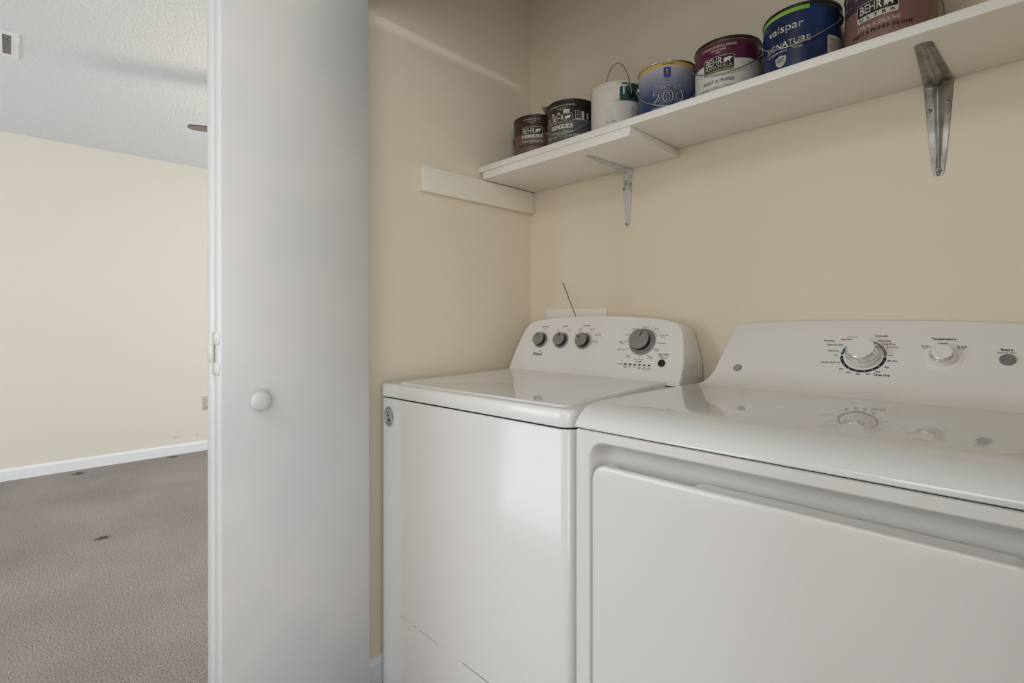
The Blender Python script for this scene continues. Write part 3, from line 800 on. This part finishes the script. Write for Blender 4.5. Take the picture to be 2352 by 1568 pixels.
def can(x, y, yaw_off, label, bands, rim_mat, boundary=None, rim_w=.0075, ch=CH, metal_rim=False):
    """yaw_off: degrees the printed front is turned to the viewer's left; bands: [(material, top height)]"""
    base = math.atan2(-y, -x) + R(90)
    t = empty('paint_can', (x, y, ST), base - R(yaw_off), label, 'paint can', 'paint cans on the shelf')
    n = 72; V, F, I = [], [], []
    hs = [0.004] + [b_[1] for b_ in bands]
    for h in hs:
        for i in range(n):
            a = 2 * math.pi * i / n; V.append((CR * math.cos(a), CR * math.sin(a), h))
    for k in range(len(hs) - 1):
        for i in range(n): F.append((k * n + i, k * n + (i + 1) % n, (k + 1) * n + (i + 1) % n, (k + 1) * n + i)); I.append(k)
    mk('can_body', V, F, [b_[0] for b_ in bands], t, True, I)
    revolve('base_rim', [(CR - .004, .006), (CR - .003, 0), (CR, 0), (CR + .0012, .0018), (CR + .0012, .0032), (CR - .0005, .0048)], M['tin'], t, 56)
    zt = ch
    revolve('top_rim', [(CR - .0005, hs[-1] - .001), (CR + .0014, hs[-1] + .0004), (CR + .0022, zt - rim_w * .4), (CR + .0016, zt - .0008), (CR, zt), (CR - .005, zt - .001), (CR - .006, zt - .006), (CR - .009, zt - .007)], rim_mat, t, 56)
    revolve('lid', [(CR - .008, zt - .0065), (CR - .016, zt - .006), (CR - .018, zt - .009), (0, zt - .009)], M['tin'], t, 48)
    return t


def ears_and_bail(t, ddir, ear_h, L, front, ear_m, upright=False, lean=0.0):
    """ddir: degrees of the bail's front from the printed front, positive to the viewer's right"""
    A = R(ddir)
    f_ = Vector((math.sin(A), -math.cos(A), 0)); ax = Vector((math.cos(A), math.sin(A), 0))
    for s_ in (-1, 1):
        c = ax * s_ * (CR - .001); c.z = ear_h
        q = ax * s_
        m_ = Matrix.Translation(c) @ q.to_track_quat('Z', 'Y').to_matrix().to_4x4()
        revolve('bail_ear', [(.0125, 0), (.0125, .003), (.0095, .0045), (.006, .005), (.005, .0062), (0, .0065)], ear_m, t, 24, m_)
    drop = math.sqrt(max(0, L * L - front * front))
    pts = []
    for i in range(41):
        th = math.pi * i / 40
        w_ = (CR + .0064) * math.cos(th); k = math.sin(th)
        if upright:
            p = ax * w_ + Vector((0, 0, 1)) * k * L + f_ * k * lean; p.z += ear_h
        else:
            fr = f_ * k ** .8 * front
            p = ax * w_ + fr; rad = math.hypot(p.x, p.y)
            if rad < CR + .0040: p.x *= (CR + .0040) / rad; p.y *= (CR + .0040) / rad
            p.z = ear_h - drop * k
        pts.append(p)
    tube('bail_wire', pts, .0016, M['wire'], t, 8)


def behr_badge(t, s0, hb, ht, w, plus, ultra, lower_mat=None):
    """black plate with a light border, white name, bear and lower strip"""
    b_ = Print(cmap, .0006).rr(s0 - w / 2, s0 + w / 2, hb, ht, .004).build('badge', M['silver'], t)
    hm = hb + (ht - hb) * (.30 if ultra else .18)
    if not ultra: Print(cmap, .0008).rr(s0 - w / 2 + .0012, s0 + w / 2 - .0012, hb + .001, hm, .002).build('badge_strip', M['gold_dull'], b_)
    Print(cmap, .0009).rr(s0 - w / 2 + .0014, s0 + w / 2 - .0014, hm, ht - .0014, .0025).build('badge_plate', M['black'], b_)
    P = Print(cmap, .0012); H = ht - hm
    if plus: c1, c2, z1, z2 = hm + H * .64, hm + H * .20, H * .50, H * .24
    else: c1, z1 = hm + H * .50, H * .66
    P.text('BEHR', s0 - w * .14, c1, z1, w * .54, .022)
    bx, by, bs = s0 + w * .17, c1 - z1 * .5, w * .27
    P.poly([(bx + p[0] * bs, by + p[1] * z1 * 1.25) for p in BEAR])
    if plus: P.text('PREMIUM PLUS', s0, c2, z2, w * .86, .01)
    P.build('badge_lettering', M['cream_print'], b_)
    P = Print(cmap, .0012)
    if ultra: P.text('U  L  T  R  A', s0, hb + (hm - hb) * .5, (hm - hb) * .55, w * .84, .02)
    else: P.text('LIFETIME WARRANTY', s0, hb + (hm - hb) * .5, (hm - hb) * .42, w * .86, .02)
    P.build('badge_lettering', M['dark_print'], b_)


def lettering(t, rows, m):
    for s, a, h, sz, w, b_ in rows: Print(cmap, .0006).text(s, a, h, sz, w, b_).build('label_lettering', m, t)


# 1 brown can in the corner
t = can(-1.306, 1.410, 12, 'dark brown paint can in the shelf corner by the left wall', [(M['brown_mid'], .112), (M['brown_dark'], .174)], M['black_rim'])
behr_badge(t, 0, .098, .137, .078, False, True)
lettering(t, [('INTERIOR MATTE', 0, .1645, .0055, .062, .012), ('MEDIUM BASE', 0, .1565, .0038, .034, .01), ('1754', 0, .1510, .0036, .011, .01), ('STAIN-BLOCKING', .002, .0855, .0075, .080, .012),
              ('EXCELLENT DURABILITY - HIDE IN FEWER COATS', 0, .0560, .0034, .100, .004)], M['cream_print'])
lettering(t, [('PAINT & PRIMER IN ONE', .004, .0725, .0075, .112, .012)], M['brown_ink'])
Print(cmap, .0005).rr(-.085, .085, .1112, .1124, 0, 30).build('label_line', M['gold_dull'], t)
ears_and_bail(t, 0, .115, .10, .091, M['black'], True, -.06)
# 2 charcoal can
t = can(-1.131, 1.400, 27, 'charcoal and slate paint can second from the left wall', [(M['slate'], .110), (M['char_dark'], .173)], M['black_rim'], ch=.180)
behr_badge(t, .004, .083, .132, .080, True, True)
lettering(t, [('INTERIOR SATIN ENAMEL', .006, .1605, .0055, .094, .014), ('MEDIUM BASE', .004, .1510, .0038, .036, .01), ('7854', .004, .1460, .0036, .012, .01), ('STAIN-BLOCKING', .004, .0715, .0070, .082, .012), ('PAINT & PRIMER IN ONE', .006, .0595, .0078, .128, .016)], M['cream_print'])
P = Print(cmap, .0005)                                            # the printed room picture
P.rr(.052, .054, .113, .141, 0, 2); P.rr(.060, .0615, .113, .141, 0, 2); P.rr(.068, .0695, .113, .141, 0, 2); P.rr(.052, .0695, .126, .1272, 0, 6); P.rr(.052, .0695, .139, .1402, 0, 6)
P.rr(.074, .084, .111, .139, 0, 4); P.rr(.052, .072, .111, .1150, .001, 6); P.rr(.094, .101, .115, .135, 0, 4)
P.rr(-.034, -.024, .133, .140, 0, 3); P.rr(-.010, .000, .133, .139, 0, 3); P.rr(.012, .034, .133, .146, 0, 5); P.rr(-.050, -.046, .112, .130, 0, 2); P.rr(-.060, -.057, .112, .130, 0, 2)
P.build('label_picture', M['silver'], t, True)
Print(cmap, .0005).rr(-.11, .11, .1095, .1107, 0, 40).build('label_line', M['silver'], t)
ears_and_bail(t, 6, .135, .118, .092, M['black'])
# 3 white paint-covered can
t = can(-0.948, 1.410, 0, 'paint can smeared with dried white paint, upright wire handle and teal band', [(M['can_white'], .120), (M['teal'], .176)], M['black_rim'], rim_w=.005)
n = 60; P = Print(cmap, .0007); top_, bot_ = [], []
random.seed(3)
pts_t, pts_b = [], []
for i in range(n + 1):
    s = -.125 + (.125 + .006) * i / n
    pts_t.append((s, .1765)); pts_b.append((s, .050 + .012 * math.sin(s * 160) + random.uniform(-.004, .004) if s < -.018 else .1205))
P.raw([p for q in zip(pts_t, pts_b) for p in q], [(2 * i, 2 * i + 2, 2 * i + 3, 2 * i + 1) for i in range(n)])
edge = [(.006, .118)] + [(.006 + random.uniform(-.0014, .0016), .122 + .0035 * k) for k in range(11)] + [(.010, .1630), (.0165, .1655), (.0172, .140), (.0195, .1372), (.0218, .140), (.0222, .1635), (.029, .1650), (.034, .1700), (.043, .1725), (.044, .1765), (.006, .1765)]
P.poly(edge)
P.build('dried_paint', M['paint_white'], t)
revolve('paint_on_rim', [(CR + .0027, CH - .006), (CR + .0030, CH - .003), (CR + .0024, CH - .0006), (CR - .001, CH + .0006), (CR - .004, CH + .0004)], M['paint_white'], t, 56)
lettering(t, [('LATEX', -.058, .071, .0075, .020, .01), ('PAINT', -.026, .0715, .0070, .018, .004), ('SATIN FINISH', -.028, .0575, .0048, .046, .004), ('ZERO VOC', .054, .1000, .0036, .020, .004)], M['mid_print'])
P = Print(cmap, .0006)
for k in range(11): P.rr(.0435, .0835 - (k % 3) * .004, .0935 - k * .0045, .0947 - k * .0045, 0, 4)
for s, h in ((-.035, .125), (-.012, .128), (-.020, .112), (-.036, .110), (-.05, .118), (-.004, .121)): P.rr(s, s + .003, h, h + .005, .0008, 2)
P.build('small_print', M['mid_print'], t, True)
ears_and_bail(t, -62, .140, .128, .09, M['black'], True, .014)
# 4 blue gradient can
t = can(-0.7715, 1.410, 0, 'silver to blue paint can with gold top band and outlined numerals', [(M['gradient'], .1665), (M['gold'], .1765)], M['tin'], rim_w=.004)
P = Print(cmap, .0005); P.rr(-.0115, .0115, .1205, .1635, .0008, 4); em = P.build('emblem_border', M['silver'], t)
Print(cmap, .0008).rr(-.0102, .0102, .1345, .1620, .0006, 4).build('emblem', M['emblem_blue'], em)
Print(cmap, .0008).rr(-.0102, .0102, .1217, .1340, .0004, 4).build('emblem_name', M['emblem_blue'], em)
Print(cmap, .0011).disc(0, .1462, .0046, 18, sy=.9).build('emblem_print', M['red'], em)
P = Print(cmap, .0012); P.disc(0, .1540, .0028, 12, sy=.7); P.text('SHERWIN', 0, .1300, .0030, .017, .03); P.text('WILLIAMS', 0, .1253, .0030, .017, .03); P.build('emblem_print', M['cream_print'], em, True)
for lift, bold, m_ in ((.0006, .030, 'outline'), (.0010, .004, 'promar_blue')):
    Print(cmap, lift).text('200', .002, .0790, .0330, .082 if bold > .01 else .0788, bold).build('label_lettering', M[m_], t)
for lift, bold, m_ in ((.0006, .020, 'outline'), (.0010, -.004, 'gradient')):
    Print(cmap, lift).text('ProMar', 0, .1085, .0150, .079 if bold > .01 else .0770, bold).build('label_lettering', M[m_], t)
lettering(t, [('INTERIOR LATEX', .004, .0490, .0065, .092, .02)], M['cream_print'])
lettering(t, [('FLAT WHITE', .004, .1715, .0040, .032, .02)], M['dark_print'])
ears_and_bail(t, 2, .138, .128, .092, M['tin'])
# 5 plum and white can
t = can(-0.5905, 1.410, 16, 'plum and white paint can with a gold edged badge', [(M['can_white'], .121), (M['plum'], .172)], M['black_rim'], rim_w=.009)
behr_badge(t, 0, .0905, .1335, .080, True, False)
lettering(t, [('INTERIOR EGGSHELL ENAMEL', 0, .1590, .0060, .094, .018), ('MEDIUM BASE', 0, .1500, .0052, .038, .02), ('2400', 0, .1430, .0045, .012, .015)], M['cream_print'])
lettering(t, [('PAINT & PRIMER', 0, .0690, .0085, .082, .004)], M['grey_print'])
lettering(t, [('DURABLE, LONG-LASTING FINISH', .002, .0525, .0060, .112, .004)], M['mid_print'])
Print(cmap, .0005).rr(-.12, .12, .1707, .1718, 0, 40).build('label_line', M['gold_dull'], t)
ears_and_bail(t, 8, .150, .112, .090, M['black'])
# 6 deep blue can
t = can(-0.4025, 1.396, 24, 'deep blue paint can with a green strip under the rim', [(M['navy'], .174)], M['black_rim'], rim_w=.006)
Print(cmap, .0006).rr(-.075, .052, .1640, .1735, 0, 24).build('green_strip', M['green'], t)
lettering(t, [('valspar', -.002, .1350, .0185, .084, .004), ('SIGNATURE', .002, .0960, .0135, .104, .014), ('INTERIOR PAINT + PRIMER', -.004, .0810, .0055, .084, .02), ('satin | interior', -.022, .1687, .0036, .036, .0)], M['cream_print'])
P = Print(cmap, .0006); sx, sh = -.010, .0595
P.poly([(sx - .0135, sh + .009), (sx - .006, sh + .010), (sx, sh + .0135), (sx + .006, sh + .010), (sx + .0135, sh + .009), (sx + .0125, sh - .004), (sx + .008, sh - .011), (sx, sh - .0155), (sx - .008, sh - .011), (sx - .0125, sh - .004)])
sd = P.build('shield', M['silver'], t)
P = Print(cmap, .0010); P.text('SCUFF', sx, sh + .0050, .0046, .0185, .02); P.text('SHIELD', sx, sh - .0005, .0044, .0195, .02); P.build('shield_lettering', M['dark_print'], sd)
P = Print(cmap, .0009)
for k in range(3): P.line(sx - .008 + k * .0015, sh - .0055 - k * .0025, sx + .008 - k * .0015, sh - .0055 - k * .0025, .0006)
P.build('shield_lettering', M['mid_print'], sd)
Print(cmap, .0006).rr(.092, .150, .006, .100, .003, 14).build('rear_label', M['can_white'], t)
P = Print(cmap, .0009)
for k in range(20): P.rr(.096, .142 - (k % 4) * .003, .0925 - k * .0036, .0937 - k * .0036, 0, 8)
P.build('small_print', M['grey_print'], t, True)
ears_and_bail(t, 10, .150, .112, .090, M['black'])
# 7 mauve can
t = can(-0.2265, 1.408, 16, 'mauve brown paint can farthest right on the shelf', [(M['mauve'], .122), (M['mauve_dark'], .174)], M['black_rim'])
behr_badge(t, 0, .0905, .130, .078, False, True)
lettering(t, [('STAIN-BLOCKING', .002, .0780, .0080, .080, .012), ('EXCELLENT DURABILITY - HIDE IN FEWER COATS', .002, .0510, .0040, .112, .004), ('INTERIOR MATTE', 0, .1600, .0055, .062, .012)], M['cream_print'])
lettering(t, [('PAINT & PRIMER IN ONE', .006, .0650, .0080, .116, .012)], M['brown_ink'])
Print(cmap, .0005).rr(-.11, .11, .1212, .1224, 0, 40).build('label_line', M['gold_dull'], t)
Print(cmap, .0006).poly([(.137, .090), (.142, .088), (.144, .062), (.141, .055), (.138, .060)]).build('paint_smear', M['green'], t)
ears_and_bail(t, 136, .150, .118, .092, M['black'])
# paper lying on the second can's lid, corners sticking out past the rim
pp = mk('paper_sheet', [(-.101, -.030, 0), (.098, -.042, .001), (.102, .040, .002), (-.094, .046, .001), (-.101, -.030, .0008), (.098, -.042, .0018), (.102, .040, .0028), (-.094, .046, .0018)],
        [(0, 1, 2, 3), (4, 5, 6, 7), (0, 1, 5, 4), (1, 2, 6, 5), (2, 3, 7, 6), (3, 0, 4, 7)], M['grey_paper'])
tag(pp, 'grey paper strip lying on top of the charcoal paint can', 'paper'); pp.location = (-1.131, 1.400, ST + .1805); pp.rotation_euler = (0, 0, R(36))

# ================================================================== SMALL WALL THINGS
wb = empty('laundry_outlet_box', (-1.3436, BW, CAM_Z - .16), 0, 'white wall plate of the laundry outlet box behind the washer', 'wall plate')
V = ring_y(0, .293, 0, .2065, .008, -.001, 4)
loft('face_plate', [ring_y(0, .293, 0, .2065, .008, -.0006, 4), ring_y(0, .293, 0, .2065, .008, -.005, 4), ring_y(.002, .291, .002, .2045, .008, -.0065, 4), ring_y(.045, .248, .030, .165, .006, -.0065, 4), ring_y(.046, .247, .031, .164, .006, -.002, 4)], M['shelf'], wb)
wi = tag(tube('stiff_wire', [(-1.2345, 1.478, CAM_Z + .1445), (-1.204, 1.478, CAM_Z + .081), (-1.174, 1.478, CAM_Z + .019), (-1.145, 1.482, CAM_Z - .045), (-1.125, 1.4915, CAM_Z - .10)], .0013, M['black']),
         'thin black stiff wire sticking up behind the washer panel', 'wire')
ol = empty('outlet_plate', (FX, 1.194, CAM_Z - .7655), 0, 'beige outlet plate low on the far room wall', 'outlet plate')
box('cover_plate', 0.0005, .006, 0, .075, 0, .117, M['beige_plate'], ol, .0015, 2)
for z in (.033, .084): box('socket', .0055, .0075, .022, .053, z - .014, z + .014, M['beige_plate'], ol, .0008, 1)
# ceiling register
vt = empty('ceiling_vent', (-3.43, -0.062, CEIL), 0, 'white metal air register on the ceiling above the carpet', 'vent')
boxes('frame', [(x0, x1, y0, y1, -.006, -.0005) for x0, x1, y0, y1 in ((-.1525, .1525, .067, .093), (-.1525, .1525, -.093, -.067), (-.1525, -.118, -.067, .067), (.118, .1525, -.067, .067))], M['trim'], vt)
boxes('duct_shade', [(-.118, .118, -.067, .067, -.0012, -.0004)], M['vent_dark'], vt)  # flat grey sheet, the shade behind the louvers put into its colour
for i in range(14):
    x = -.108 + i * .0166
    mk('louver', [(x - .004, .040, -.002), (x + .004, .040, -.010), (x + .004, .067, -.010), (x - .004, .067, -.002), (x - .003, .040, -.0015), (x + .005, .040, -.0095), (x + .005, .067, -.0095), (x - .003, .067, -.0015)],
       [(0, 1, 2, 3), (4, 5, 6, 7), (0, 1, 5, 4), (2, 3, 7, 6), (1, 2, 6, 5), (0, 3, 7, 4)], M['can_white'], vt)
for y in (.034, .014, -.006, -.026, -.046): box('deflector', -.118, .118, y - .006, y + .003, -.014, -.002, M['trim'], vt)
# ceiling fan with a lit lamp
fan = empty('ceiling_fan', (-2.900, 1.294, CEIL), 0, 'brown bladed ceiling fan with lit lamp half hidden by the bifold door', 'ceiling fan')
revolve('canopy', [(.065, -.0005), (.065, -.02), (.04, -.06), (.014, -.07)], M['bronze'], fan, 32)
revolve('downrod', [(.012, -.06), (.012, -.19)], M['bronze'], fan, 16)
revolve('motor_housing', [(.03, -.18), (.09, -.20), (.11, -.23), (.11, -.28), (.08, -.31), (.05, -.33)], M['bronze'], fan, 40)
bl = [(.16, -.045), (.30, -.058), (.50, -.066), (.62, -.066), (.66, -.052), (.672, -.025), (.675, 0), (.672, .025), (.66, .052), (.62, .066), (.50, .066), (.30, .058), (.16, .045)]
for i in range(5):
    m_ = Matrix.Rotation(R(-112.6 + 72 * i), 4, 'Z') @ Matrix.Rotation(R(-7), 4, 'X')
    br = loft('blade', [[(x, y, z) for x, y in bl] for z in (-.283, -.276)], M['fan_blade'], fan, smooth=False, matrix=m_)
    boxes('blade_arm', [(.07, .24, -.014, .014, -.274, -.266)], M['bronze'], br).data.transform(m_)
revolve('lamp_fitter', [(.05, -.33), (.055, -.36), (.04, -.38)], M['bronze'], fan, 24)
revolve('lamp_bowl', [(.115, -.385), (.118, -.40), (.10, -.44), (.06, -.465), (0, -.475)], M['lamp'], fan, 40)
pl = bpy.data.lights.new('fan_lamp_light', 'POINT'); pl.energy = FANL; pl.color = (1, .88, .74); pl.shadow_soft_size = .12
po = bpy.data.objects.new('fan_lamp_light', pl); COL.objects.link(po); po.location = (-2.900, 1.294, CEIL - .64)
# added lamp panel on the ceiling behind the camera, standing in for bounced flash
hl = empty('added_ceiling_fill', (-0.35, -1.0, CEIL), 0, 'added square fill panel standing in for flash bounced off the ceiling', 'ceiling lamp')
box('lamp_frame', -.52, .52, -.52, .52, -.05, -.0005, M['trim'], hl, .004, 2)
box('diffuser', -.48, .48, -.48, .48, -.058, -.0502, M['can_white'], hl, .003, 2)
al = bpy.data.lights.new('added_ceiling_fill_light', 'AREA'); al.shape = 'SQUARE'; al.size = .94; al.energy = BOUNCE_FILL; al.color = (1, .955, .90)
ao = bpy.data.objects.new('added_ceiling_fill_light', al); COL.objects.link(ao); ao.location = (-.35, -1.0, CEIL - .062)
# added unseen spot on the right hand wall, narrowed to make the streak; its beam slips over the folded right door and under the head jamb
SCY, SCZ = -0.20, 2.085
ws = empty('added_spotlight', (BX, SCY, SCZ), 0, 'added unseen spotlight on the right hand wall that makes the closet streak', 'spotlight')
aim = Vector((-1.42, 1.16, 2.047)) - Vector((BX - .12, SCY, SCZ)); aim.normalize()
revolve('wall_rose', [(.05, 0.0005), (.05, .010), (.03, .018), (.012, .02)], M['bronze'], ws, 28, Matrix.Rotation(R(-90), 4, 'Y'))
q_ = Matrix.Translation((-.12, 0, 0)) @ aim.to_track_quat('Z', 'Y').to_matrix().to_4x4()
tube('lamp_arm', [(-.015, 0, 0), (-.03, 0, .035), (-.06, -.01, .045), tuple(q_ @ Vector((0, 0, -.06)))], .006, M['bronze'], ws, 10)
revolve('lamp_head', [(.012, -.085), (.026, -.075), (.030, -.06), (.030, -.004), (.027, -.004), (.025, -.05), (.018, -.06)], M['bronze'], ws, 28, q_)
revolve('lens', [(.024, -.020), (.024, -.017), (0, -.015)], M['lamp'], ws, 24, q_)
sl = bpy.data.lights.new('added_spotlight_light', 'SPOT'); sl.energy = STREAK_SPOT; sl.color = (1, .95, .88); sl.shadow_soft_size = .012; sl.spot_size = R(13); sl.spot_blend = .4
so = bpy.data.objects.new('added_spotlight_light', sl); COL.objects.link(so); so.location = (BX - .12, SCY, SCZ)
so.rotation_euler = aim.to_track_quat('-Z', 'Y').to_euler()
